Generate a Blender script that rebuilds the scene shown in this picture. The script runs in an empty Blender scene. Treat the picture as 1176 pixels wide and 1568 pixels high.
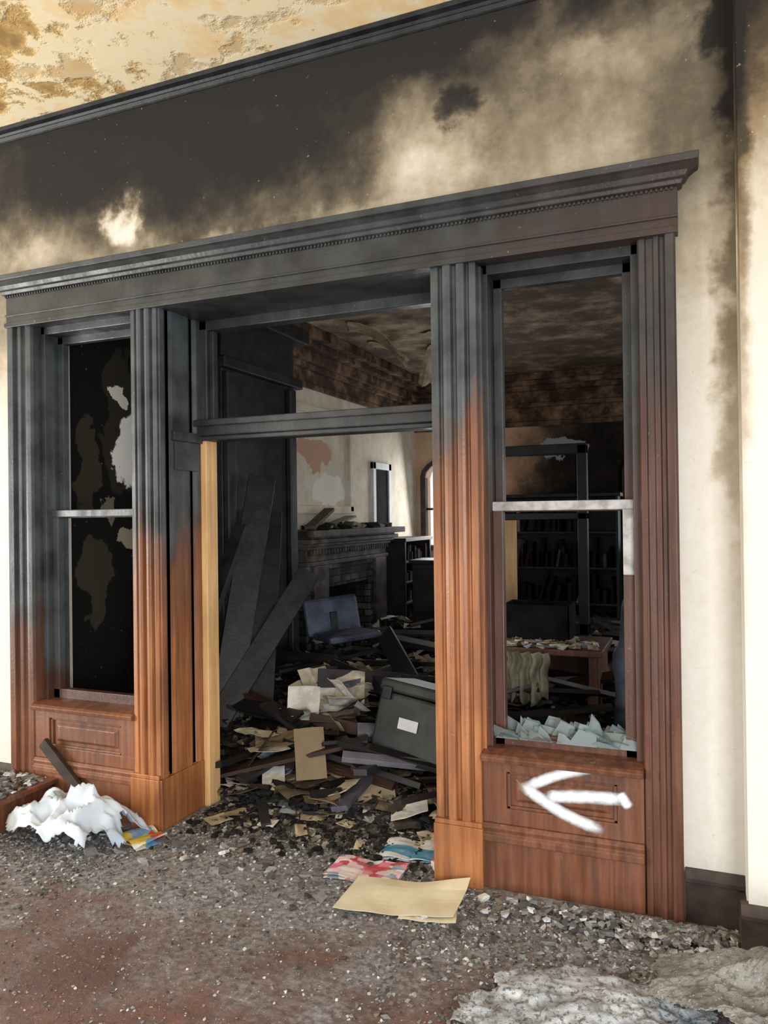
import bpy, math, random
from mathutils import Matrix, Vector, noise
random.seed(7)
R=random.uniform
sc=bpy.context.scene
try: sc.view_settings.view_transform='Standard'
except Exception: pass

# ---------------------------------------------------------------- camera
F=1165.0
cam=bpy.data.cameras.new("camera"); co=bpy.data.objects.new("camera",cam); bpy.context.collection.objects.link(co)
cam.sensor_fit='VERTICAL'; cam.sensor_height=36; cam.lens=F/1568*36; cam.clip_start=0.05
co.matrix_world=Matrix.Translation((0,-3.12,1.55))@Matrix.Rotation(math.radians(22.4),4,'Z')@Matrix.Rotation(math.radians(90.3),4,'X')@Matrix.Rotation(math.radians(-0.7),4,'Z')
sc.camera=co

# ---------------------------------------------------------------- node helper
class NT:
    def __init__(s,name):
        s.m=bpy.data.materials.new(name); s.m.use_nodes=True
        s.t=s.m.node_tree; s.t.nodes.clear()
        s.out=s.n('ShaderNodeOutputMaterial'); s.b=s.n('ShaderNodeBsdfPrincipled')
        s.t.links.new(s.b.outputs[0],s.out.inputs[0])
    def n(s,k): return s.t.nodes.new(k)
    def set(s,sock,v):
        if hasattr(v,'is_linked'): s.t.links.new(v,sock)
        elif isinstance(v,(tuple,list)) and len(v)==3 and sock.type=='RGBA': sock.default_value=(*v,1)
        else: sock.default_value=v
    def math(s,op,a,b=0.0,clamp=False):
        n=s.n('ShaderNodeMath'); n.operation=op; n.use_clamp=clamp; s.set(n.inputs[0],a); s.set(n.inputs[1],b); return n.outputs[0]
    def vm(s,op,a,b=(0,0,0)):
        n=s.n('ShaderNodeVectorMath'); n.operation=op; s.set(n.inputs[0],a); s.set(n.inputs[1],b)
        return n.outputs['Value'] if op in('LENGTH','DOT_PRODUCT') else n.outputs[0]
    def rng(s,v,a,b,c=0.0,d=1.0,smooth=True):
        n=s.n('ShaderNodeMapRange'); n.clamp=True
        if smooth: n.interpolation_type='SMOOTHSTEP'
        s.set(n.inputs[0],v)
        for i,x in enumerate((a,b,c,d)): s.set(n.inputs[i+1],x)
        return n.outputs[0]
    def pos(s): return s.n('ShaderNodeNewGeometry').outputs['Position']
    def isl(s): return s.n('ShaderNodeNewGeometry').outputs['Random Per Island']
    def xyz(s,v):
        n=s.n('ShaderNodeSeparateXYZ'); s.set(n.inputs[0],v); return n.outputs
    def noise(s,vec,scale,detail=4,rough=.55,stretch=None,dist=0.0,col=False):
        if stretch: vec=s.vm('MULTIPLY',vec,stretch)
        n=s.n('ShaderNodeTexNoise'); s.set(n.inputs['Vector'],vec); n.inputs['Scale'].default_value=scale
        n.inputs['Detail'].default_value=detail; n.inputs['Roughness'].default_value=rough; n.inputs['Distortion'].default_value=dist
        return n.outputs[1 if col else 0]
    def mix(s,f,a,b):
        n=s.n('ShaderNodeMix'); n.data_type='RGBA'; s.set(n.inputs[0],f); s.set(n.inputs[6],a); s.set(n.inputs[7],b); return n.outputs[2]
    def ramp(s,f,stops,const=False):
        n=s.n('ShaderNodeValToRGB'); s.set(n.inputs[0],f); e=n.color_ramp.elements
        if const: n.color_ramp.interpolation='CONSTANT'
        while len(e)<len(stops): e.new(0.5)
        for i,(p,c) in enumerate(stops): e[i].position=p; e[i].color=(*c,1)
        return n.outputs[0]
    def bump(s,h,strength=.3,dist=.01):
        n=s.n('ShaderNodeBump'); n.inputs['Strength'].default_value=strength; n.inputs['Distance'].default_value=dist
        s.set(n.inputs['Height'],h); s.t.links.new(n.outputs[0],s.b.inputs['Normal'])
    def fin(s,col,rough=.7,spec=.3):
        s.set(s.b.inputs['Base Color'],col); s.set(s.b.inputs['Roughness'],rough)
        s.b.inputs['Specular IOR Level'].default_value=spec
        return s.m
def srgb(r,g,b):
    f=lambda c:(c/255/12.92 if c<=10 else ((c/255+.055)/1.055)**2.4)
    return (f(r),f(g),f(b))

def wood(name,c1,c2,zb,slope,soft=.28,rough=.36,namp=.95,char=(srgb(44,48,49),srgb(76,82,84)),dark=.35,streak=.6):
    s=NT(name); p=s.pos(); x,y,z=s.xyz(p)
    g=s.noise(p,1.0,5,.6,stretch=(38,38,2.2)); g2=s.noise(p,2.5,3)
    col=s.mix(s.rng(g,.3,.7),c1,c2); col=s.mix(s.rng(g2,.35,.7,0,.4),col,tuple(v*.5 for v in c1))
    st=s.noise(p,1.0,6,.65,stretch=(9,9,.9)); col=s.mix(s.rng(st,.5,.72,0,streak),col,srgb(46,36,30))
    nb=s.noise(p,1.6,6,.68,stretch=(3.2,3.2,.9))
    h=s.math('SUBTRACT',z,s.math('MULTIPLY',s.math('ADD',x,3.4),slope))
    h=s.math('ADD',h,s.math('MULTIPLY',s.math('SUBTRACT',nb,.5),namp))
    h=s.math('SUBTRACT',h,zb)
    k=s.rng(h,-soft*.6,soft*.5); k0=s.rng(h,-soft*3.5,soft*.2,0,.7)
    col=s.mix(k0,col,tuple(v*dark for v in c1))
    cc=s.mix(s.rng(s.noise(p,6,5),.3,.7),char[0],char[1])
    cc=s.mix(s.rng(s.noise(p,2.3,6,.65),.56,.72,0,.5),cc,srgb(52,40,34))
    col=s.mix(k,col,cc)
    ash=s.rng(s.noise(p,45,4,.7),.66,.74,0,.5); col=s.mix(ash,col,srgb(150,145,138))
    s.bump(s.math('ADD',g,s.noise(p,60,3)),.25,.004)
    return s.fin(col,s.rng(st,.4,.7,rough,rough+.25),.5)

def plaster(name,blobs,ramp,bias=0.0,nsc=2.3,namp=.55,bump=.35,patches=(),warp=.25,wsc=3.5,zr=None,nr=.66):
    s=NT(name); p=s.pos()
    w=s.vm('SCALE',s.vm('SUBTRACT',s.noise(p,wsc,6,.6,col=True),(.5,.5,.5))); w.node.inputs['Scale'].default_value=warp*2
    q=s.vm('ADD',p,w)
    namp_s=s.math('MULTIPLY',s.math('SUBTRACT',s.noise(p,nsc,8,nr),.5),namp)
    if zr:
        z=s.xyz(p)[2]; namp_s=s.math('MULTIPLY',namp_s,s.rng(z,zr[0],zr[1],.25,1)); soot=s.math('ADD',namp_s,s.rng(z,zr[0],zr[1],0,zr[2]))
        soot=s.math('ADD',soot,bias)
    else: soot=s.math('ADD',namp_s,bias)
    for (c,r,a) in blobs:
        d=s.vm('LENGTH',s.vm('DIVIDE',s.vm('SUBTRACT',q,c),r))
        soot=s.math('ADD',soot,s.rng(d,1.0,.25,0,a))
    speck=s.math('MULTIPLY',s.math('SUBTRACT',s.noise(p,22,5,.7),.5),.2)
    soot=s.math('ADD',soot,speck)
    col=s.ramp(soot,ramp)
    chips=s.rng(s.noise(p,38,3,.6),.69,.71); col=s.mix(s.math('MULTIPLY',chips,.4),col,srgb(190,182,165))
    for (c,r,cc) in patches:
        d=s.vm('LENGTH',s.vm('DIVIDE',s.vm('SUBTRACT',q,c),r))
        col=s.mix(s.rng(d,1.02,.94),col,cc)
    s.bump(s.math('ADD',s.noise(p,9,6,.6),s.math('MULTIPLY',chips,.5)),bump,.01)
    return s.fin(col,.85,.2)

def simple(name,c1,c2,scale=8,rough=.7,spec=.3,bump=.2,island=None,dust=0,bsc=4):
    s=NT(name); p=s.pos(); f=s.noise(p,scale,5)
    if island: 
        col=s.ramp(s.isl(),island,const=True); col=s.mix(s.rng(f,.35,.7,0,.5),col,c1)
    else: col=s.mix(s.rng(f,.3,.7),c1,c2)
    if dust:
        col=s.mix(s.rng(s.noise(p,55,5,.7),.5,.6,0,dust),col,srgb(84,81,77)); col=s.mix(s.rng(s.noise(p,80,4,.7),.61,.68,0,dust),col,srgb(222,222,218))
    s.bump(s.noise(p,scale*bsc,6,.65),bump,.005 if not dust else .03)
    return s.fin(col,rough,spec)

# ---------------------------------------------------------------- mesh builder
class MB:
    def __init__(s): s.v=[];s.f=[];s.m=[]
    def box(s,x0,x1,y0,y1,z0,z1,mi=0,M=None):
        b=len(s.v)
        for p in ((x0,y0,z0),(x1,y0,z0),(x1,y1,z0),(x0,y1,z0),(x0,y0,z1),(x1,y0,z1),(x1,y1,z1),(x0,y1,z1)):
            s.v.append(tuple(M@Vector(p)) if M else p)
        for f in ((0,3,2,1),(4,5,6,7),(0,1,5,4),(1,2,6,5),(2,3,7,6),(3,0,4,7)):
            s.f.append(tuple(b+i for i in f)); s.m.append(mi)
    def loft(s,rings,mi=0,caps=True,close=True):
        b=len(s.v); n=len(rings[0])
        for r in rings: s.v+= [tuple(p) for p in r]
        for i in range(len(rings)-1):
            for j in range(n if close else n-1):
                k=(j+1)%n; s.f.append((b+i*n+j,b+i*n+k,b+(i+1)*n+k,b+(i+1)*n+j)); s.m.append(mi)
        if caps:
            s.f.append(tuple(b+j for j in range(n))[::-1]); s.m.append(mi)
            s.f.append(tuple(b+(len(rings)-1)*n+j for j in range(n))); s.m.append(mi)
    def prof_v(s,x0,x1,z0,z1,prof,yb,mi=0):
        pts=[(x0+(x1-x0)*u,-d) for u,d in prof]; pts+= [(x1,yb),(x0,yb)]
        s.loft([[(a,c,z0) for a,c in pts],[(a,c,z1) for a,c in pts]],mi)
    def prof_vx(s,y0,y1,z0,z1,prof,xf,xb,mi=0,sg=1):
        pts=[(xf+sg*d,y0+(y1-y0)*u) for u,d in prof]; pts+=[(xb,y1),(xb,y0)]
        s.loft([[(a,c,z0) for a,c in pts],[(a,c,z1) for a,c in pts]],mi)
    def prof_h(s,x0,x1,prof,yb,mi=0):
        pts=list(prof)+[(yb,prof[-1][1]),(yb,prof[0][1])]
        s.loft([[(x0,a,c) for a,c in pts],[(x1,a,c) for a,c in pts]],mi)
    def grid(s,nx,ny,fn,mi=0,keep=None):
        b=len(s.v)
        for j in range(ny+1):
            for i in range(nx+1): s.v.append(tuple(fn(i/nx,j/ny)))
        for j in range(ny):
            for i in range(nx):
                if keep and not keep((i+.5)/nx,(j+.5)/ny): continue
                a=b+j*(nx+1)+i; s.f.append((a,a+1,a+nx+2,a+nx+1)); s.m.append(mi)
    def cyl(s,c0,c1,r0,r1,n=12,mi=0):
        c0=Vector(c0);c1=Vector(c1);d=(c1-c0).normalized(); a=d.orthogonal().normalized(); e=d.cross(a)
        s.loft([[c+r*(a*math.cos(t*6.2832/n)+e*math.sin(t*6.2832/n)) for t in range(n)] for c,r in((c0,r0),(c1,r1))],mi)
    def chunk(s,c,r,mi=0,flat=1.0):
        M=Matrix.Translation(c)@Matrix.Rotation(R(0,6.28),4,'Z')@Matrix.Rotation(R(-.5,.5),4,'X')
        b=len(s.v)
        for p in ((-1,-1,-1),(1,-1,-1),(1,1,-1),(-1,1,-1),(-1,-1,1),(1,-1,1),(1,1,1),(-1,1,1)):
            s.v.append(tuple(M@Vector((p[0]*r*R(.3,1.3),p[1]*r*R(.3,1.3),p[2]*r*flat*R(.3,1)))))
        for f in ((0,3,2,1),(4,5,6,7),(0,1,5,4),(1,2,6,5),(2,3,7,6),(3,0,4,7)):
            s.f.append(tuple(b+i for i in f)); s.m.append(mi)
    def obj(s,name,mats,parent=None,bevel=0,smooth=False,solid=0,recalc=True):
        me=bpy.data.meshes.new(name); me.from_pydata(s.v,[],s.f)
        for m in mats: me.materials.append(m)
        me.polygons.foreach_set('material_index',s.m)
        if recalc:
            import bmesh
            bm=bmesh.new(); bm.from_mesh(me); bmesh.ops.recalc_face_normals(bm,faces=bm.faces); bm.to_mesh(me); bm.free()
        if smooth: me.polygons.foreach_set('use_smooth',[True]*len(me.polygons))
        o=bpy.data.objects.new(name,me); bpy.context.collection.objects.link(o)
        if parent: o.parent=parent
        if solid:
            md=o.modifiers.new('solid','SOLIDIFY'); md.thickness=solid
        if bevel:
            md=o.modifiers.new('bevel','BEVEL'); md.width=bevel; md.segments=2; md.limit_method='ANGLE'
        return o
def empty(name):
    e=bpy.data.objects.new(name,None); bpy.context.collection.objects.link(e); return e
def nz(x,y,z=0,s=1): return noise.noise(Vector((x*s,y*s,z*s)))

# ---------------------------------------------------------------- materials
C_or=(srgb(148,90,54),srgb(188,126,78)); C_rd=(srgb(88,56,44),srgb(120,80,62))
m_wood=wood("varnished_wood",C_or[0],C_or[1],1.18,.29)
m_woodl=wood("varnished_wood_left",srgb(118,76,54),srgb(150,98,70),1.05,.29,soft=.3)
m_woodr=wood("varnished_wood_red",C_rd[0],C_rd[1],2.1,0,soft=.45,char=(srgb(44,40,39),srgb(66,60,58)))
m_sash=wood("charred_sash_wood",C_rd[0],C_rd[1],.72,.0,soft=.12,namp=.3)
m_sashr=wood("sash_wood",C_rd[0],C_rd[1],1.75,0,soft=.5,char=(srgb(34,34,34),srgb(58,58,58)))
m_head=wood("charred_header_wood",srgb(70,45,36),srgb(95,62,48),.8,.0,soft=.3,char=(srgb(36,38,39),srgb(62,64,64)))
m_headw=wood("charred_header_front",srgb(60,46,42),srgb(80,62,55),1.6,.40,soft=.5,dark=.7,char=(srgb(36,38,39),srgb(60,63,63)))
m_brightwood=wood("lit_look_wood",srgb(232,176,116),srgb(250,212,150),2.3,.0,soft=.15,streak=.15)  # lit orange of left jamb and rear post put into the wood colour
m_panel=wood("panel_wood",srgb(98,60,42),srgb(134,86,62),2.4,0)
m_rail=simple("rail_painted_highlight",srgb(128,124,122),srgb(190,188,186),14,.35,.6)  # white highlight along the right sash, painted as a pale colour
m_char=simple("charred_timber",srgb(13,14,16),srgb(36,40,44),9,.5,.5,.5)
m_base=simple("sooty_baseboard",srgb(46,38,34),srgb(80,66,56),9,.6,.4,.3)
m_board=simple("burnt_board",srgb(26,25,25),srgb(90,88,92),5,.55,.4,.4,island=[(0,srgb(30,28,28)),(.3,srgb(50,48,50)),(.5,srgb(88,88,98)),(.65,srgb(66,46,36)),(.8,srgb(24,23,24)),(.93,srgb(120,120,128))])
soot_ramp=[(0,srgb(224,221,214)),(.16,srgb(208,201,187)),(.32,srgb(176,165,145)),(.48,srgb(138,128,109)),(.62,srgb(104,95,80)),(.78,srgb(76,70,61)),(.9,srgb(55,52,48)),(1,srgb(44,42,40))]
m_wall=plaster("sooty_plaster",[
    ((-2.1,0,3.42),(1.7,.9,.72),.66),((-3.6,0,3.5),(1.2,.9,.60),.44),((-1.2,0,3.8),(3.6,1,.40),.52),
    ((-.45,0,3.45),(1.1,.9,.75),.18),((-1.08,0,3.20),(.38,.5,.40),-.34),((-.95,0,3.33),(.13,.3,.14),.45),((-.35,0,3.35),(.25,.5,.2),-.12),
    ((-2.72,0,3.08),(.16,.4,.18),-.68),((-1.8,0,2.86),(1.7,.5,.13),-.14),((.16,0,2.6),(.11,.5,1.9),.32),((.12,0,3.6),(.12,.5,.7),.5),((-.02,0,2.95),(.25,.5,.6),.14),((-3.62,0,2.7),(.3,.5,.5),.12)],
    soot_ramp,bias=.06,warp=.2,nsc=2.8,namp=.66,wsc=5,zr=(1.7,2.95,.31),nr=.6)
pier_ramp=[(0,srgb(228,224,216)),(.35,srgb(205,196,178)),(.6,srgb(140,122,95)),(.8,srgb(80,70,56)),(1,srgb(38,36,34))]
m_pier=plaster("pier_plaster",[((.16,-.2,3.9),(.5,.9,1.5),.75),((.13,-.2,2.2),(.06,.5,1.6),.35)],pier_ramp,bias=.08,warp=.08,zr=(1.7,3.0,.25))
m_lw=plaster("left_room_plaster",[((-3.4,.6,1.8),(.9,2.1,4.0),1.2),((-3.4,5.6,3.2),(.6,2.6,.7),.25),((-3.4,3.6,.6),(.6,1.6,1.2),.6)],
    [(0,srgb(228,222,208)),(.35,srgb(204,190,164)),(.55,srgb(150,128,100)),(.75,srgb(74,62,50)),(.92,srgb(34,32,29)),(1,srgb(20,20,19))],bias=.18,nsc=4,namp=1.1,
    patches=[((-3.5,.85,2.2),(.5,.16,.5),srgb(50,46,38)),((-3.5,.55,1.9),(.5,.12,.3),srgb(62,56,44)),((-3.5,.62,1.2),(.5,.12,.3),srgb(60,58,46)),((-3.5,.75,1.6),(.5,.05,.1),srgb(120,112,94)),
    ((-3.5,1.0,2.0),(.5,.22,.28),srgb(250,248,240)),((-3.5,1.12,2.5),(.5,.10,.15),srgb(246,242,232)),((-3.5,.83,2.36),(.5,.07,.07),srgb(232,226,210)),((-3.5,.93,1.4),(.5,.1,.07),srgb(160,152,132)),((-3.5,1.07,.65),(.5,.09,.06),srgb(215,210,196)),
    ((-3.5,3.9,1.82),(.5,.4,.18),srgb(236,232,222)),((-3.5,3.6,2.2),(.5,.4,.16),srgb(196,158,132)),((-3.5,2.8,2.9),(.5,.1,.15),srgb(228,222,210))],warp=.22)
m_bw=plaster("back_room_plaster",[((-1.0,6.5,1.6),(1.6,1,2.6),.8),((1.5,6.5,1.6),(1.4,1,2.2),.7)],
    [(0,srgb(230,200,172)),(.35,srgb(196,156,126)),(.6,srgb(100,82,68)),(.8,srgb(48,41,37)),(1,srgb(22,20,19))],bias=.15,
    patches=[((-1.55,6.4,2.38),(.32,.5,.13),srgb(166,166,172))])
m_dark=simple("soot_black",srgb(14,14,14),srgb(32,30,29),6,.9,.1,.4)
m_crown2=plaster("scorched_crown",[],[(0,srgb(196,170,142)),(.35,srgb(140,112,88)),(.6,srgb(76,58,46)),(1,srgb(28,25,24))],bias=.54,nsc=4,namp=1.5)
# front ceiling
s=NT("peeling_ceiling_paint"); p=s.pos(); x,y,z=s.xyz(p)
n1=s.noise(p,2.1,9,.62,dist=.15); n2=s.noise(p,7.0,5,.6,dist=.1)
v=s.math('ADD',s.math('ADD',s.math('MULTIPLY',n1,.75),s.math('MULTIPLY',n2,.25)),s.rng(x,-2.6,-1.2,-.02,.08))
col=s.ramp(v,[(.0,srgb(110,86,54)),(.40,srgb(164,132,84)),(.455,srgb(214,178,116)),(.485,srgb(250,232,188)),(.54,srgb(252,238,204)),(.575,srgb(252,226,176)),(.66,srgb(248,204,150)),(.75,srgb(240,172,120))])
gs=s.rng(s.noise(s.vm('ADD',p,(7,3,0)),3.2,7,.62),.53,.62,0,.55); col=s.mix(gs,col,srgb(196,164,108))
s.bump(s.math('ADD',s.rng(v,.44,.49),s.math('MULTIPLY',gs,-1)),.5,.025); m_ceil=s.fin(col,.8,.25)
m_ceil2=plaster("scorched_ceiling",[((-2.6,3,3.3),(1.2,2.0,1),-.2)],[(0,srgb(236,226,204)),(.35,srgb(160,140,116)),(.55,srgb(100,84,70)),(1,srgb(42,36,32))],bias=.56,nsc=2.6,namp=1.4)
# floor
s=NT("ashy_red_floor"); p=s.pos(); x,y,z=s.xyz(p)
c=s.mix(s.rng(s.noise(p,1.6,5),.3,.7),srgb(100,74,66),srgb(128,96,86)); c=s.mix(s.rng(s.noise(p,24,5,.7),.42,.65,0,.7),c,srgb(86,74,74))
a=s.math('ADD',s.math('MULTIPLY',s.math('SUBTRACT',s.noise(p,2.4,8,.68),.5),2.8),s.rng(y,-1.15,-.3,.18,1.0,False))
a=s.rng(a,.1,1.0); c=s.mix(a,c,s.mix(s.rng(s.noise(p,40,5,.7),.35,.65),srgb(104,103,105),srgb(168,168,170)))
c=s.mix(s.rng(s.noise(s.vm('ADD',p,(3,9,0)),3.0,7,.7),.56,.68,0,.45),c,srgb(150,150,158))
sp=s.rng(s.noise(p,70,3,.6),.65,.69,0,.85); c=s.mix(sp,c,srgb(208,208,206))
s.bump(s.math('ADD',s.noise(p,45,5,.7),s.math('MULTIPLY',a,.3)),.5,.012); m_floor=s.fin(c,.40,.5)
m_rub=simple("rubble_bits",srgb(90,89,89),srgb(140,138,134),30,.75,.3,.3,island=[(0,srgb(108,107,105)),(.22,srgb(132,130,127)),(.42,srgb(156,154,151)),(.58,srgb(70,68,66)),(.70,srgb(182,180,177)),(.84,srgb(122,108,92)),(.93,srgb(228,228,226))])
m_rubd=simple("dark_rubble",srgb(26,26,26),srgb(56,54,52),30,.85,.2,.3,island=[(0,srgb(30,30,30)),(.3,srgb(54,52,50)),(.5,srgb(82,77,70)),(.65,srgb(40,39,38)),(.8,srgb(112,102,88)),(.92,srgb(170,164,150))])
m_paper=simple("scattered_paper",srgb(140,124,98),srgb(232,222,196),12,.8,.2,.2,island=[(0,srgb(218,210,188)),(.18,srgb(186,172,144)),(.32,srgb(232,230,222)),(.45,srgb(140,124,98)),(.56,srgb(96,86,74)),(.70,srgb(62,57,52)),(.84,srgb(204,194,168)),(.92,srgb(150,172,190)),(.97,srgb(160,98,70))])
m_mound=simple("charred_debris",srgb(24,23,23),srgb(66,60,54),9,.9,.15,.8)
m_cloth=simple("white_cloth",srgb(176,190,206),srgb(222,230,238),3,.8,.2,.1)
m_grayplastic=simple("ashy_plastic",srgb(140,144,148),srgb(210,216,222),9,.3,.6,.5,dust=.8,bsc=2)
m_plasterchunk=simple("gray_plaster_chunk",srgb(116,114,109),srgb(150,148,142),6,.9,.2,.9,dust=.6,bsc=3)
m_white=simple("label_white",srgb(205,210,212),srgb(225,226,226),10,.6)
m_trunk=simple("trunk_gray_green",srgb(34,38,36),srgb(58,62,60),6,.5,.4,.2)
m_blue=simple("sooty_blue_vinyl",srgb(46,52,66),srgb(92,100,120),5,.5,.4,.2)
m_books=simple("burnt_books",srgb(14,13,13),srgb(40,30,26),14,.8,.2,.2,island=[(0,srgb(22,20,20)),(.25,srgb(40,31,28)),(.45,srgb(62,38,31)),(.55,srgb(30,32,34)),(.68,srgb(80,70,60)),(.76,srgb(24,23,23)),(.96,srgb(150,142,128))])
s=NT("sooty_brick"); p=s.pos(); x,y,z=s.xyz(p); cmb=s.n('ShaderNodeCombineXYZ'); s.set(cmb.inputs[0],s.math('ADD',y,x)); s.set(cmb.inputs[1],z)
bt=s.n('ShaderNodeTexBrick'); s.set(bt.inputs['Vector'],cmb.outputs[0]); bt.inputs['Scale'].default_value=1; bt.inputs['Brick Width'].default_value=.2; bt.inputs['Row Height'].default_value=.07; bt.inputs['Mortar Size'].default_value=.006
bt.inputs['Color1'].default_value=(*srgb(120,118,114),1); bt.inputs['Color2'].default_value=(*srgb(62,60,58),1); bt.inputs['Mortar'].default_value=(*srgb(22,21,20),1)
c=s.mix(s.rng(s.noise(p,2.5,5),.38,.62,0,.9),bt.outputs[0],srgb(24,23,22)); m_brick=s.fin(c,.8,.2)
m_mantel=simple("gray_mantel",srgb(42,38,36),srgb(100,93,88),6,.6,.3,.3)
s=NT("dusty_glass"); s.b.inputs['Transmission Weight'].default_value=.5; s.b.inputs['Base Color'].default_value=(*srgb(160,176,176),1); s.b.inputs['Roughness'].default_value=.3; m_glass=s.m
def magmat(name,cols,sc_):
    s=NT(name); p=s.pos(); q=s.vm('MULTIPLY',p,sc_); v=s.n('ShaderNodeTexVoronoi'); v.distance='CHEBYCHEV'; s.set(v.inputs['Vector'],q); v.inputs['Scale'].default_value=1
    r=s.xyz(v.outputs['Color'])[0]; c=s.ramp(r,[(i/len(cols),c) for i,c in enumerate(cols)],const=True)
    c=s.mix(s.rng(s.noise(p,20,4),.45,.7,0,.4),c,srgb(200,195,185)); return s.fin(c,.35,.5)
m_mag=magmat("magazine_print",[srgb(226,130,155),srgb(230,230,228),srgb(195,84,90),srgb(228,218,212),srgb(140,158,175),srgb(235,195,205)],(20,28,8))
m_mag2=magmat("book_print_blue",[srgb(230,234,236),srgb(80,150,185),srgb(222,228,232),srgb(140,190,212)],(4,18,8))
m_mag3=magmat("magazine_print_yellow",[srgb(230,205,75),srgb(205,76,52),srgb(110,165,215),srgb(230,230,225)],(12,16,8))
m_folder=simple("cream_folder",srgb(212,202,172),srgb(230,222,194),6,.7,.3,.1)
s=NT("white_spray_paint"); at=s.n('ShaderNodeAttribute'); at.attribute_name='edge'; p=s.pos()
a=s.math('ADD',at.outputs['Fac'],s.math('MULTIPLY',s.math('SUBTRACT',s.noise(p,30,5,.7),.5),.6)); a=s.rng(a,.08,.95)
tr=s.n('ShaderNodeBsdfTransparent'); mx=s.n('ShaderNodeMixShader'); s.set(mx.inputs[0],a); s.t.links.new(tr.outputs[0],mx.inputs[1]); s.t.links.new(s.b.outputs[0],mx.inputs[2]); s.t.links.new(mx.outputs[0],s.out.inputs[0])
m_spray=s.fin(srgb(240,244,248),.5,.3)

# ---------------------------------------------------------------- room shell
b=MB(); b.box(-7,-3.46,0,.37,0,3.72); b.box(-3.46,-.09,0,.37,2.8,3.72); b.box(-.09,3,0,.37,0,3.72); b.obj("wall_front",[m_wall])
b=MB(); b.box(.145,3,-.22,-.001,0,3.72); b.obj("wall_pier",[m_pier])
b=MB(); b.box(-7,3,-7,6.7,-.12,0); b.obj("floor",[m_floor])
b=MB(); b.box(-7,3,-4.2,.37,3.72,3.85); b.obj("ceiling",[m_ceil])
b=MB(); b.box(-3.7,-3.5,.37,6.7,0,3.3); b.obj("wall_left",[m_lw])
b=MB(); b.box(2.5,2.7,.37,6.7,0,3.3); b.obj("wall_right",[m_dark])
b=MB(); b.box(-3.7,2.7,.37,6.7,3.3,3.45); b.obj("ceiling_back_room",[m_ceil2])
def arch_pts(xa,xb,z0,zs,n=10):
    cx=(xa+xb)/2; r=(xb-xa)/2; 
    return [(cx-r*math.cos(math.pi*i/n),zs+r*.55*math.sin(math.pi*i/n)) for i in range(n+1)]
b=MB(); wins=[(-3.36,-2.45),(-.78,.1),(1.0,1.9)]; zb_,zs_=1.15,2.05; xs=-3.7
for (xa,xb) in wins:
    b.box(xs,xa,6.5,6.7,0,3.3); b.box(xa,xb,6.5,6.7,0,zb_)
    A=arch_pts(xa,xb,zb_,zs_)
    for i in range(len(A)-1):
        (p0,q0),(p1,q1)=A[i],A[i+1]
        b.loft([[(p0,6.5,q0),(p1,6.5,q1),(p1,6.5,3.3),(p0,6.5,3.3)],[(p0,6.7,q0),(p1,6.7,q1),(p1,6.7,3.3),(p0,6.7,3.3)]])
    xs=xb
b.box(xs,2.7,6.5,6.7,0,3.3); b.obj("wall_back",[m_bw])
for i,(xa,xb) in enumerate(wins):
    b=MB(); xm=(xa+xb)/2
    b.box(xa-.06,xa+.01,6.46,6.56,zb_,zs_); b.box(xb-.01,xb+.06,6.46,6.56,zb_,zs_); b.box(xa-.1,xb+.1,6.42,6.56,zb_-.06,zb_); b.box(xa,xb,6.52,6.56,1.62,1.65); 
    A=arch_pts(xa,xb,zb_,zs_)
    for k in range(len(A)-1):
        (p0,q0),(p1,q1)=A[k],A[k+1]
        o0=(xm+(p0-xm)*1.14,zs_+(q0-zs_)*1.22);o1=(xm+(p1-xm)*1.14,zs_+(q1-zs_)*1.22)
        b.loft([[(p0,6.46,q0),(p1,6.46,q1),(o1[0],6.46,o1[1]),(o0[0],6.46,o0[1])],[(p0,6.5,q0),(p1,6.5,q1),(o1[0],6.5,o1[1]),(o0[0],6.5,o0[1])]])
    b.obj("window_%d"%(i+3),[m_char if i else m_base])
b=MB(); b.prof_h(-7,.14,[(-.005,3.655),(-.012,3.66),(-.02,3.675),(-.012,3.685),(-.02,3.695),(-.045,3.70),(-.05,3.718)],0); b.prof_h(.12,3,[(-.225,3.655),(-.235,3.66),(-.24,3.675),(-.235,3.685),(-.265,3.70),(-.27,3.718)],-.2); b.obj("trim_1",[m_char])
b=MB()
for (d,z0,z1) in ((.04,2.66,2.72),(.02,2.72,2.9),(.07,2.9,2.95),(.05,2.95,3.1),(.12,3.1,3.16),(.18,3.16,3.22),(.24,3.22,3.3)):
    b.box(-3.5,2.5,6.5-d,6.5,z0,z1)
b.obj("trim_2",[m_crown2],bevel=.008)
b=MB()
for (d,z0,z1) in ((.03,2.80,2.86),(.02,2.86,2.98),(.07,2.98,3.03),(.12,3.03,3.14),(.2,3.14,3.2),(.28,3.2,3.3)):
    b.box(-3.5,-3.5+d,2.5,6.5,z0,z1)
b.obj("trim_3",[m_crown2],bevel=.008)
b=MB(); pr=[(-.022,0),(-.022,.15),(-.03,.155),(-.03,.17),(-.018,.19),(-.012,.2)]
b.prof_h(-.06,.145,pr,0); b.prof_h(-7,-3.48,pr,0); b.obj("baseboard_front",[m_base])
b=MB(); b.prof_h(.12,3,[(-.22+a,c) for a,c in pr],-.2); b.box(.122,.145,-.22,-.02,0,.15); b.obj("baseboard_pier",[m_base])

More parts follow.
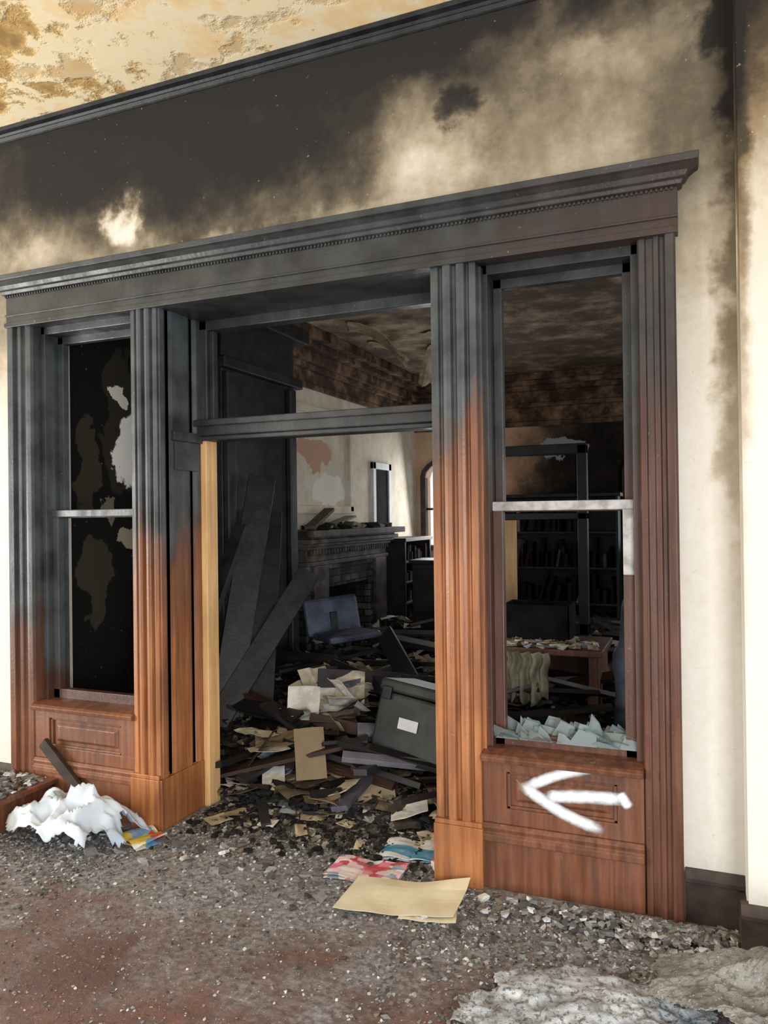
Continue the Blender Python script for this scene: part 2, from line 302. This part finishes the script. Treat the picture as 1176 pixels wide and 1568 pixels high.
# ---------------------------------------------------------------- wooden doorway frame
fr=empty("wooden_doorway_frame")
reed=[(0,0),(0,.036),(.17,.04),(.20,.026),(.25,.026),(.29,.05),(.38,.056),(.46,.052),(.49,.03),(.56,.03),(.59,.05),(.68,.054),(.76,.048),(.79,.028),(.83,.028),(.86,.042),(1,.038),(1,0)]
cas_r=[(0,.012),(.05,.026),(.2,.03),(.24,.02),(.40,.02),(.44,.036),(.56,.04),(.60,.026),(.70,.026),(.74,.05),(.94,.055),(1,.05),(1,0)]
cas_l=[(1-u,d) for u,d in cas_r][::-1]
b=MB(); b.prof_v(-.205,-.065,.0,2.62,cas_r,.2); b.obj("casing_right",[m_woodr],fr,bevel=.002)
b=MB(); b.prof_v(-3.49,-3.34,.0,2.62,cas_l,.2); b.obj("casing_left",[m_woodl],fr,bevel=.002)
for nm,x0,x1 in(("column_left",-2.655,-2.49),("column_right",-1.045,-.845)):
    b=MB(); b.prof_v(x0,x1,.25,2.62,reed,.05); b.box(x0-.006,x1+.006,-.062,.03,0,.25); b.box(x0-.003,x1+.003,-.058,.03,.25,.27)
    b.box(x0+.0,x1-.0,.02,.34,0,2.62)
    if nm=="column_left":
        pv=[(0,.0),(0,.012),(.1,.014),(.16,.0),(.24,.0),(.3,.01),(.6,.012),(.7,.012),(.76,.0),(.84,0),(.9,.016),(1,.016),(1,0)]
        b.prof_vx(-.03,.3,.25,2.62,pv,x1,x1-.02)
        b.box(x1-.01,x1+.02,-.055,.3,0,.25)
        b.box(x1-.01,x1+.03,.06,.3,1.95,2.0); b.box(x1-.01,x1+.02,.08,.28,1.8,1.95)
    else:
        b.box(x1-.01,x1+.012,.0,.06,.5,2.6)
    b.obj(nm,[m_wood],fr,bevel=.003)
b=MB(); b.box(-2.485,-2.44,.30,.40,0,1.98); b.obj("jamb_left",[m_brightwood],fr,bevel=.004)
b=MB(); b.box(-1.10,-1.04,.30,.40,0,1.98); b.obj("jamb_right",[m_wood],fr,bevel=.004)
b=MB(); b.box(-2.5,-1.04,.27,.41,1.99,2.05); b.box(-2.52,-1.04,.25,.42,2.04,2.075); b.box(-2.5,-1.04,.285,.40,1.965,1.99)
b.box(-2.49,-2.43,.3,.38,2.07,2.62); b.box(-1.10,-1.04,.3,.38,2.07,2.62); b.box(-2.49,-1.04,.3,.38,2.56,2.62); b.box(-2.43,-2.40,.32,.36,2.07,2.56); b.obj("transom_bar",[m_head],fr,bevel=.006)
b=MB(); b.box(-3.5,-.055,-.045,.37,2.61,2.80); b.box(-3.5,-.055,-.06,0,2.605,2.63); b.box(-3.5,-.055,-.055,0,2.665,2.675)
x=-3.5
while x<-.07: b.box(x,x+.010,-.056,-.04,2.770,2.781); x+=.018
prf=[(.045,2.78),(.06,2.785),(.065,2.80),(.075,2.806),(.085,2.825),(.105,2.84),(.118,2.846),(.122,2.868),(.122,2.872)]
rings=[]
for d,z in prf:
    e=d-.045; rings.append([(-3.5-e,0,z),(-3.5-e,-d,z),(-.055+e,-d,z),(-.055+e,0,z)])
b.loft(rings); b.obj("header",[m_headw],fr,bevel=.002)
def sidelight(nm,xa,xb,mw,ms,wi):
    b=MB()
    b.box(xa,xb,.0,.12,0,.53)
    b.box(xa,xb,-.03,.01,0,.20); b.prof_h(xa,xb,[(-.03,.195),(-.045,.2),(-.045,.225),(-.034,.235),(-.04,.255),(-.028,.27)],.01)
    b.box(xa,xb,-.022,.01,.27,.335); b.box(xa,xb,-.022,.01,.485,.53); b.box(xa,xa+.1,-.022,.01,.33,.49); b.box(xb-.1,xb,-.022,.01,.33,.49)
    b.box(xa+.1,xb-.1,-.012,.0,.33,.345); b.box(xa+.1,xb-.1,-.012,.0,.475,.49); b.box(xa+.1,xa+.115,-.012,.0,.33,.49); b.box(xb-.115,xb-.1,-.012,.0,.33,.49)
    b.loft([[(xa+.13,0,.36),(xb-.13,0,.36),(xb-.13,0,.46),(xa+.13,0,.46)],[(xa+.15,-.012,.375),(xb-.15,-.012,.375),(xb-.15,-.012,.445),(xa+.15,-.012,.445)]])
    b.prof_h(xa,xb,[(-.035,.525),(-.055,.53),(-.06,.55),(-.045,.56),(.02,.57)],.18)
    b.obj("panel_"+nm,[mw],fr,bevel=.003)
    b=MB(); r=1 if wi==2 else 0
    b.box(xa,xa+.03,.04,.2,.56,2.62); b.box(xb-.03,xb,.04,.2,.56,2.62); b.box(xa,xb,.04,.2,2.57,2.62)
    b.box(xa+.03,xa+.075,.08,.125,.56,1.6); b.box(xb-.075,xb-.03,.08,.125,.56,1.3); b.box(xb-.075,xb-.03,.08,.125,1.3,1.6,r); b.box(xa+.03,xb-.03,.08,.125,.565,.62); b.box(xa+.03,xb-.03,.075,.125,1.565,1.605,r)  # right sash: meeting rail and upper stile carry the painted highlight
    b.box(xa+.03,xa+.07,.13,.17,1.565,2.58); b.box(xb-.07,xb-.03,.13,.17,1.565,2.58); b.box(xa+.03,xb-.03,.13,.17,2.53,2.58); b.box(xa+.03,xb-.03,.13,.17,1.56,1.60)
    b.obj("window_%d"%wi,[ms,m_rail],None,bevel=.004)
sidelight("left",-3.34,-2.655,m_woodl,m_sash,1)
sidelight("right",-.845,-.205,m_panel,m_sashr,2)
b=MB(); M=Matrix.Translation((-3.08,-.06,.22))@Matrix.Rotation(math.radians(42),4,'Y'); b.box(-.22,.2,-.015,.012,-.03,.03,0,M); b.obj("fallen_trim_strip",[m_base],bevel=.004)

def ribbon(b,att,pts,w,y):
    n=len(pts)
    for i in range(n):
        a=Vector(pts[max(i-1,0)]); c=Vector(pts[min(i+1,n-1)]); d=(c-a).normalized(); nn=Vector((-d.y,d.x))
        for k in range(7):
            t=(k-3)/3; q=Vector(pts[i])+nn*t*w; b.v.append((q.x,y,q.y)); att.append((1-abs(t))**.7*min(1,i/2,(n-1-i)/3))
    base=len(b.v)-n*7
    for i in range(n-1):
        for k in range(6): a=base+i*7+k; b.f.append((a,a+1,a+8,a+7)); b.m.append(0)
b=MB(); att=[]
def seg(p,q,w,y,bend=0):
    n=14; pts=[]
    for i in range(n+1):
        t=i/n; pts.append((p[0]+(q[0]-p[0])*t,p[1]+(q[1]-p[1])*t+bend*math.sin(math.pi*t)))
    ribbon(b,att,pts,w,y)
seg((-.37,.55),(-.69,.42),.028,-.0245,.015); seg((-.70,.455),(-.34,.295),.032,-.0255,-.022); seg((-.60,.405),(-.25,.435),.033,-.0265,.006); seg((-.30,.46),(-.255,.40),.026,-.027)
o=b.obj("graffiti_arrow",[m_spray],recalc=False); a=o.data.attributes.new('edge','FLOAT','POINT'); a.data.foreach_set('value',att)

b=MB()
for k in range(60):
    cx=R(-.77,-.26); w=R(.06,.15); h=R(.02,.09)+(.05 if cx>-.45 and R(0,1)<.25 else 0); y=.09+R(-.03,.08); z=.60
    t0=R(-.1,.4);t1=t0+R(.3,.7)
    P=[(cx-w/2,z),(cx+w/2,z),(cx+w*(t1-.4),z+h*R(.5,1)),(cx+w*(t0-.4),z+h)]
    dy=R(-.06,.06)
    b.loft([[(P[0][0],y,P[0][1]),(P[1][0],y,P[1][1]),(P[2][0],y+dy,P[2][1]),(P[3][0],y+dy,P[3][1])],[(P[0][0],y+.004,P[0][1]),(P[1][0],y+.004,P[1][1]),(P[2][0],y+dy+.004,P[2][1]),(P[3][0],y+dy+.004,P[3][1])]])
b.obj("broken_glass_shards",[m_glass])

# ---------------------------------------------------------------- back-room: pier, planks
b=MB(); b.box(-3.498,-3.12,1.45,2.5,0.002,3.297); b.box(-3.498,-3.06,1.4,2.55,2.62,2.7); b.box(-3.498,-3.02,1.36,2.6,3.0,3.12); b.box(-3.498,-3.08,1.4,2.55,0.002,.25); b.box(-3.12,-3.07,1.45,1.55,.25,2.6);b.box(-3.12,-3.07,2.35,2.45,.25,2.6); b.obj("charred_pier",[m_char],bevel=.01)
def between(b,p,q,w,t,roll=0,mi=0):
    p=Vector(p);q=Vector(q);d=q-p; M=Matrix.Translation(p)@d.to_track_quat('Z','Y').to_matrix().to_4x4()@Matrix.Rotation(roll,4,'Z')
    b.box(-w/2,w/2,-t/2,t/2,0,d.length,mi,M)
b=MB()
between(b,(-2.95,1.15,.1),(-2.98,1.75,1.85),.2,.03,.6); between(b,(-3.0,1.05,.1),(-2.62,1.8,1.15),.16,.04,.9); between(b,(-2.8,1.3,.1),(-3.05,1.9,1.6),.26,.03,.3); between(b,(-3.2,.9,.1),(-2.9,1.35,1.5),.12,.04,.3)
b.obj("leaning_charred_planks",[m_char],bevel=.004)

dp=empty("debris_pile")
def H(x,y):
    r=max(0,min(1,(y-.35)/1.6)); h=.03+.30*r*r*(3-2*r)
    h+= .10*r*(nz(x,y,3,1.3))+.05*r*nz(x,y,9,3.7)
    if y<.37: h=.0
    return max(h,.004)
b=MB(); b.grid(130,130,lambda u,v:(-3.48+5.9*u,.38+6.0*v,H(-3.48+5.9*u,.38+6.0*v)+.03*nz(u*60,v*60,1)+.02*nz(u*150,v*150,2)))
b.obj("ash_mound",[m_mound],dp)
b=MB()
for i in range(6500):
    x=R(-3.3,.6);y=.37+ (R(0,1)**1.7)*4.5; b.chunk((x,y,H(x,y)+R(.0,.05)),R(.006,.032),0,.6)
for i in range(1500):
    x=R(-2.4,-1.08);y=.42-abs(random.gauss(0,.2)); b.chunk((x,y,H(x,y)+.006),R(.004,.018),0,.6)
b.obj("charred_rubble",[m_rubd],dp)
b=MB()
for i in range(140):
    x=R(-2.9,.3);y=.6+R(0,1)**1.3*4;L=R(.2,1.1);a=R(-.5,.5)+(0 if R(0,1)<.75 else 1.2)
    M=Matrix.Translation((x,y,H(x,y)+R(.03,.16)))@Matrix.Rotation(a,4,'Z')@Matrix.Rotation(R(-.22,.22),4,'Y')@Matrix.Rotation(R(-.5,.5),4,'X')
    b.box(-L/2,L/2,-R(.02,.06),R(.02,.06),-.01,R(.01,.025),0,M)
between(b,(-2.6,2.6,.60),(-1.35,2.0,.56),.09,.04,.2); between(b,(-2.4,1.7,.50),(-1.55,1.3,.38),.10,.03,1.2); between(b,(-2.2,1.0,.32),(-1.3,.95,.24),.07,.03,1.3); between(b,(-2.3,1.3,.50),(-1.7,1.75,.42),.12,.03,1.2)
between(b,(-2.35,.8,.16),(-1.5,.62,.12),.05,.03,.6); between(b,(-2.2,2.2,.66),(-1.7,1.5,.42),.14,.03,.9)
between(b,(-2.3,.55,.06),(-2.0,.15,.02),.05,.02,.1); between(b,(-1.9,.35,.03),(-1.6,.42,.05),.04,.02,.1)
b.obj("burnt_boards",[m_board],dp,bevel=.002)
def sheet(b,cx,cy,cz,w,l,rot,amp=.02,tilt=0.0,n=5,mi=0):
    M=Matrix.Translation((cx,cy,cz))@Matrix.Rotation(rot,4,'Z')@Matrix.Rotation(tilt,4,'X')
    sd=R(0,50)
    b.grid(n,n,lambda u,v:M@Vector(((u-.5)*w,(v-.5)*l,amp*(1+nz(u*1.5+sd,v*1.5+sd,0)*1.6+nz(u*4+sd,v*4,3)*.4))),mi)
b=MB()
for i in range(170):
    x=R(-2.45,-1.0);y=.40+(R(0,1)**1.2)*1.9
    sheet(b,x,y,H(x,y)+R(.005,.06),R(.08,.22),R(.1,.26),R(0,6.28),R(.004,.018),R(-.35,.35))
for i in range(34):
    x=R(-2.45,-2.0);y=R(.6,1.6)
    sheet(b,x,y,H(x,y)+R(.05,.22),R(.12,.24),R(.15,.3),R(0,6.28),R(.01,.03),R(-1.1,1.1))
for i in range(80):
    x=R(-3.3,.4);y=R(1.5,5); sheet(b,x,y,H(x,y)+R(.01,.1),R(.08,.2),R(.1,.26),R(0,6.28),R(.01,.03),R(-.6,.6))
for i in range(16):
    x=R(-2.3,-1.15);y=R(.1,.4); sheet(b,x,y,.012,R(.04,.12),R(.05,.14),R(0,6.28),R(.003,.01),R(-.08,.08))
b.obj("scattered_papers",[m_paper],dp,solid=.002)
b=MB()
for i in range(70):
    x=R(-2.4,-1.1);y=R(.40,2.4); M=Matrix.Translation((x,y,H(x,y)+.03))@Matrix.Rotation(R(0,6.28),4,'Z')@Matrix.Rotation(R(-.5,.5),4,'X'); w=R(.05,.09);l=R(.08,.12);t=R(.008,.022)
    b.box(-w,w,-l,l,-t,t,0,M)
b.obj("fallen_books",[m_books],dp,bevel=.002)

tr=empty("storage_trunk"); tr.location=(-1.40,.98,.37); tr.rotation_euler=(math.radians(-12),math.radians(7),math.radians(-8))
b=MB(); b.box(-.27,.31,-.2,.2,-.2,.13); b.box(-.278,.318,-.208,.208,.135,.2); b.obj("case",[m_trunk],tr,bevel=.015)
b=MB(); b.box(-.12,0,-.206,-.201,-.05,.01); b.obj("label",[m_white],tr)
b=MB(); b.box(.12,.2,-.225,-.2,.08,.17); b.box(-.25,-.19,-.222,-.2,.09,.16); b.obj("latches",[m_char],tr,bevel=.004)

ch=empty("office_chair"); ch.location=(-2.62,2.45,.42); ch.rotation_euler=(math.radians(4),math.radians(-4),math.radians(-45))
b=MB(); b.box(-.22,.24,-.22,.22,.14,.20); b.obj("seat",[m_blue],ch,bevel=.03)
b=MB(); b.box(-.3,-.24,-.24,.24,.2,.52,0,Matrix.Rotation(-.15,4,'Y')); b.obj("backrest",[m_blue],ch,bevel=.03)
b=MB(); b.box(-.3,-.26,-.03,.03,.1,.35); b.cyl((0,0,-.1),(0,0,.14),.03,.03)
for k in range(5):
    a=k*1.2566; between(b,(0,0,-.07),(.28*math.cos(a),.28*math.sin(a),-.1),.04,.03)
b.obj("base",[m_char],ch,bevel=.004)

# ---------------------------------------------------------------- fireplace
fp=empty("fireplace_mantel")
b=MB(); xw=-3.5
b.box(xw,xw+.26,2.9,3.35,0,1.12); b.box(xw,xw+.26,4.3,4.75,0,1.12); b.box(xw,xw+.26,3.35,4.3,.88,1.12); b.box(xw,xw+.03,3.35,4.3,0,.9,1); b.obj("brick_surround",[m_brick,m_dark],fp,bevel=.006)
b=MB()
for (d,z0,z1) in ((.29,1.1,1.14),(.27,1.14,1.25),(.31,1.25,1.28),(.34,1.28,1.31),(.38,1.31,1.35),(.44,1.37,1.43)):
    b.box(xw,xw+d,2.9-(d-.26),4.75+(d-.26),z0,z1)
b.box(xw,xw+.36,2.84,4.81,1.35,1.38)
y=2.92
while y<4.74: b.box(xw+.27,xw+.30,y,y+.03,1.2,1.25); y+=.06
for y0 in(2.98,4.4): b.box(xw+.26,xw+.30,y0,y0+.3,.1,1.1); b.box(xw+.26,xw+.32,y0-.02,y0+.32,0,.12)
b.obj("mantel_shelf",[m_mantel],fp,bevel=.006)
b=MB()
for (y0,y1,z0,z1) in((2.95,3.03,1.6,2.62),(4.35,4.43,1.6,2.62),(2.95,4.43,2.56,2.64),(2.95,4.43,1.58,1.66)): b.box(xw,xw+.035,y0,y1,z0,z1)
b.obj("overmantel_frame",[m_lw],fp,bevel=.006)
b=MB()
for i in range(40):
    b.chunk((xw+R(.1,.38),R(2.9,4.7),1.45),R(.02,.07),0,.7)
between(b,(xw+.3,2.9,1.45),(xw+.2,3.5,1.62),.1,.03); between(b,(xw+.25,3.3,1.45),(xw+.15,4.1,1.55),.12,.02)
b.obj("mantel_rubble",[m_rubd],fp)
b=MB(); b.box(xw,xw+.02,5.05,5.45,1.25,2.1); b.obj("wall_niche",[m_dark])
b=MB(); 
for (y0,y1,z0,z1) in((4.97,5.05,1.2,2.18),(5.45,5.53,1.2,2.18),(4.97,5.53,2.1,2.18)): b.box(xw,xw+.04,y0,y1,z0,z1)
b.obj("trim_4",[m_white],bevel=.004)

# ---------------------------------------------------------------- bookcases
def bookcase(name,loc,rot,w,h,d,ns,mat,fill=.8):
    e=empty(name); e.location=loc; e.rotation_euler=(0,0,rot)
    b=MB(); b.box(-w/2,-w/2+.03,-d/2,d/2,0,h); b.box(w/2-.03,w/2,-d/2,d/2,0,h); b.box(-w/2,w/2,d/2-.015,d/2,0,h); b.box(-w/2-.03,w/2+.03,-d/2-.02,d/2,h,h+.04)
    for k in range(ns): z=.06+k*(h-.06)/ns; b.box(-w/2+.03,w/2-.03,-d/2,d/2,z-.012,z+.012)
    b.obj("carcass",[mat],e,bevel=.003)
    b=MB()
    for k in range(ns):
        z=.072+k*(h-.06)/ns; x=-w/2+.05; hh=(h-.06)/ns-.04
        while x<w/2-.09:
            t=R(.02,.05)
            if R(0,1)<fill:
                hb=hh*R(.4,.95); lean=R(-.05,.05) if R(0,1)<.7 else R(.15,.4)
                M=Matrix.Translation((x,0,z))@Matrix.Rotation(lean,4,'Y'); b.box(0,t*.92,-d/2+R(.02,.1),d/2-.05,0,hb,0,M)
            x+=t
    b.obj("books",[m_books],e); return e
bookcase("bookcase",(-3.28,5.5,0),math.radians(90),.9,1.25,.34,5,m_char)
bookcase("bookcase",(-1.6,6.22,0),0,1.5,1.75,.36,4,m_char,.6)
bookcase("bookcase",(.5,6.22,0),0,.7,2.2,.36,6,m_char,.6)

b=MB()
b.box(-1.72,-1.64,3.6,3.7,0,2.15); b.box(-.96,-.88,3.6,3.7,0,2.15); b.box(-1.72,-.88,3.6,3.7,2.07,2.16); b.box(-1.72,-.88,3.6,3.7,1.5,1.56); b.box(-1.72,-.88,3.6,3.7,.5,.6)
b.box(-1.64,-.96,3.63,3.67,.1,.52,0); b.obj("glazed_door_frame",[m_char],bevel=.006)
b=MB(); b.box(-1.63,-1.49,3.55,3.595,.45,1.5); b.obj("lit_look_wood_post",[m_brightwood],bevel=.006)  # casing post, its lit look painted into the colour
dk=empty("writing_desk")
b=MB(); b.box(-1.45,-.55,1.7,2.3,.66,.70); b.box(-1.42,-1.0,1.74,2.26,.3,.66); b.box(-.64,-.58,1.74,2.26,.1,.66); b.box(-1.40,-1.02,1.725,1.745,.35,.48); b.box(-1.40,-1.02,1.725,1.745,.50,.62); b.box(-1.0,-.64,2.2,2.26,.4,.66); b.obj("desk_body",[m_woodr],dk,bevel=.006)
b=MB()
for i in range(220):
    x=R(-1.4,-.6);b.chunk((x,R(1.72,1.95),.715),R(.006,.035),0,.6)
for i in range(12): sheet(b,R(-1.35,-.65),R(1.75,2.2),.71,.15,.2,R(0,6),.008)
b.obj("desk_litter",[m_paper],dk)
b=MB(); x0,x1,y0,y1,z0,z1=-1.22,-.78,1.9,2.2,.712,.95
for q in((x0,x1,y0,y0+.012,z0,z1),(x0,x1,y1-.012,y1,z0,z1),(x0,x0+.012,y0,y1,z0,z1),(x1-.012,x1,y0,y1,z0,z1),(x0,x1,y0,y1,z0,z0+.012)): b.box(*q)
b.obj("black_crate",[m_dark],bevel=.003)
b=MB(); b.grid(30,16,lambda u,v:(-1.12+.26*u+.03*nz(0,v*3,1),1.55+.03*math.sin(u*26)+.04*nz(u*4,v*3),.40+.30*v+.08*nz(u*5,0,4)*(1-v)),0)
s=simple("torn_curtain_fabric",srgb(112,108,94),srgb(166,160,140),9,.9,.1); b.obj("torn_curtain",[s],smooth=True,solid=.004)
b=MB(); b.grid(28,20,lambda u,v:(-.33+.17*math.cos(u*6.283)*(1-.35*v+.2*nz(u*3,v*4)),1.6+.17*math.sin(u*6.283)*(1-.35*v+.2*nz(u*3+5,v*4)),.25+.75*v+.05*nz(u*6,v*6,2)))
b.obj("plastic_wrapped_bundle",[m_blue],smooth=True)
b=MB(); b.box(-2.75,-2.35,4.3,4.7,.0,1.05); b.box(-2.78,-2.32,4.27,4.73,1.05,1.09); b.box(-2.72,-2.38,4.28,4.3,.1,.5); b.box(-2.72,-2.38,4.28,4.3,.55,1.0); b.obj("burnt_cabinet",[m_char],bevel=.006)
b=MB()
for (cx,cy,w,l,dr,rt) in((-2.70,3.3,.5,.35,.30,.4),(-2.2,3.9,.5,.35,.22,1.2),(-1.9,2.8,.45,.3,.15,.9),(-2.5,4.6,.6,.45,.28,2.2),(-2.85,4.0,.4,.3,.2,.1)):
    M=Matrix.Translation((cx,cy,3.29))@Matrix.Rotation(rt,4,'Z'); sd=R(0,9)
    b.grid(10,8,lambda u,v:M@Vector(((u-.5)*w*(1+.3*nz(v*3,sd)),(v-.5)*l*(1-.25*u),-dr*u*u*(1+.5*nz(u*3,v*3,sd)))))
b.obj("peeled_ceiling_plaster",[simple("plaster_flake",srgb(150,130,106),srgb(204,190,166),9,.9)],solid=.006)

# ---------------------------------------------------------------- foreground debris
b=MB()
for i in range(19000):
    x=R(-4.4,1.0); t=abs(random.gauss(0,.38))
    if x>-2.45 and x<-1.05: y=.36-t*1.1
    elif x<-.05 and x>-3.5: y=-.07-t
    elif x>=.14: y=-.25-t
    else: y=-.03-t
    b.chunk((x,y,.003),R(.002,.0075)*(1.9 if R(0,1)<.04 else 1),0,.6)
for i in range(6500):
    b.chunk((R(-4.2,1.0),R(-2.0,-.4),.002),R(.0015,.005),0,.6)
for i in range(130):
    x=R(-3.4,.6); b.chunk((x,(-.1 if x<.1 else -.3)-abs(random.gauss(0,.2)),.008),R(.012,.026),0,.4)
for i in range(900):
    x=random.gauss(-.12,.22); y=-.12-abs(random.gauss(0,.10)); b.chunk((x,y if x<.12 else y-.2,max(0,.035-abs(y+.15)*.2)+.003),R(.004,.016),0,.6)
b.obj("rubble_scatter",[m_rub])
def crumple(name,cx,cy,rx,ry,h,mat,sd,rot=0,n=60,hf=1.0,rid=.45,smooth=True):
    b=MB(); M=Matrix.Translation((cx,cy,0))@Matrix.Rotation(rot,4,'Z')
    def fn(u,v):
        a=(u-.5)*2;c=(v-.5)*2; rr=math.hypot(a,c); k=max(0,1-rr)**.6
        z=.008+h*k*(.6+.6*nz(a*1.6+sd,c*1.6,sd)+rid*(1-abs(nz(a*3+sd,c*3,1))*2.2))+.012*hf*(1-abs(nz(a*7+sd,c*7,5))*2)
        if rid<.2: z+=k*(.02*nz(a*12,c*12,sd)+.012*nz(a*30,c*30,sd))
        return M@Vector((a*rx*(1+.15*nz(a*3,c*3,sd)),c*ry*(1+.15*nz(a*3+9,c*3,sd)),max(z,.003)))
    b.grid(n,n,fn,0,keep=lambda u,v: math.hypot(u-.5,v-.5)<.40+.14*nz(math.atan2(v-.5,u-.5)*1.2+sd,sd,0,2.3))
    return b.obj(name,[mat],solid=.003,smooth=smooth)
crumple("crumpled_white_cloth",-2.82,-.28,.42,.25,.25,m_cloth,3.1,hf=1.8)
crumple("crumpled_plastic_sheet",-.32,-.80,.46,.32,.05,m_grayplastic,7.7,rot=.3,hf=1.3,rid=.3,n=90)
crumple("fallen_plaster_heap",.28,-.64,.52,.38,.30,m_plasterchunk,12.4,rid=.1,hf=.3,n=110,smooth=False)
def booklet(name,cx,cy,w,l,rot,mat,amp=.02,z=.012):
    b=MB(); M=Matrix.Translation((cx,cy,z))@Matrix.Rotation(rot,4,'Z')
    b.grid(16,8,lambda u,v:M@Vector(((u-.5)*w,(v-.5)*l,amp*(abs(math.sin(u*math.pi*2))*.8+.2)+.006*nz(u*4,v*4,cx)+(.03*max(0,u-.8)*5*v*amp/.02))))
    b.grid(16,8,lambda u,v:M@Matrix.Rotation(.08,4,'Z')@Vector(((u-.5)*w*.98,(v-.5)*l,-.006+amp*(abs(math.sin(u*math.pi*2))*.5))))
    return b.obj(name,[mat],solid=.002)
booklet("open_magazine",-1.35,-.10,.33,.19,.0,m_mag,.012)
booklet("open_magazine",-2.5,-.17,.22,.16,-.5,m_mag3)
booklet("picture_book",-1.22,.16,.30,.2,.1,m_mag2,.012)
booklet("picture_book",-1.02,.07,.16,.12,.5,m_mag3)
b=MB(); M=Matrix.Translation((-1.11,-.27,.014))@Matrix.Rotation(.22,4,'Z')
b.grid(18,8,lambda u,v:M@Vector(((u-.5)*.47+.05*(v-.5),(v-.5)*.27,.004+.022*abs(u-.5)+.010*nz(u*3,v*2,1)+(.03*max(0,v-.75)*max(0,u-.6)*8))))
b.grid(12,6,lambda u,v:M@Vector(((u-.5)*.22+.11,(v-.5)*.2-.05,-.004+.012*abs(u-.5)+.006*nz(u*3,v*2,5))))
b.obj("manila_folder",[m_folder],solid=.002)
b=MB(); b.box(-4.6,-3.2,-.62,-.035,0,.15); b.box(-4.6,-3.17,-.65,-.035,.15,.175); b.box(-4.6,-3.19,-.63,-.6,.02,.04); b.obj("wooden_step",[m_panel],bevel=.004)
b=MB()
for i in range(900): b.chunk((R(-4.5,-3.2),R(-.6,-.06),.182),R(.004,.022),0,.6)
b.obj("step_rubble",[m_rub])

# ---------------------------------------------------------------- light
w=bpy.data.worlds.new("world"); sc.world=w; w.use_nodes=True
bg=w.node_tree.nodes['Background']; bg.inputs[0].default_value=(.93,.97,1.0,1); bg.inputs[1].default_value=1.22
def area(name,loc,target,size,power,col=(1,1,1),sy=None):
    l=bpy.data.lights.new(name,'AREA'); l.energy=power; l.color=col; l.size=size
    if sy: l.shape='RECTANGLE'; l.size_y=sy
    o=bpy.data.objects.new(name,l); bpy.context.collection.objects.link(o); o.location=loc
    o.rotation_euler=(Vector(target)-Vector(loc)).to_track_quat('-Z','Y').to_euler(); return o
area("window_daylight",(1.4,-4.6,1.1),(-.1,0,.6),1.4,150,(.98,.99,1),1.8)
area("window_daylight_left",(-6.3,-3.0,1.3),(-3.2,-1.0,3.7),1.5,230,(1,.96,.90),2)
area("back_room_fill_light",(2.3,3.6,1.7),(-3.4,3.8,1.7),1.6,46,(.98,.99,1),1.8)  # added fill lamp for the fireplace wall; the right wall has no window
area("back_room_front_light",(-2.9,6.3,1.7),(-2.6,3.0,.8),.8,20,(1,1,1),1.2)
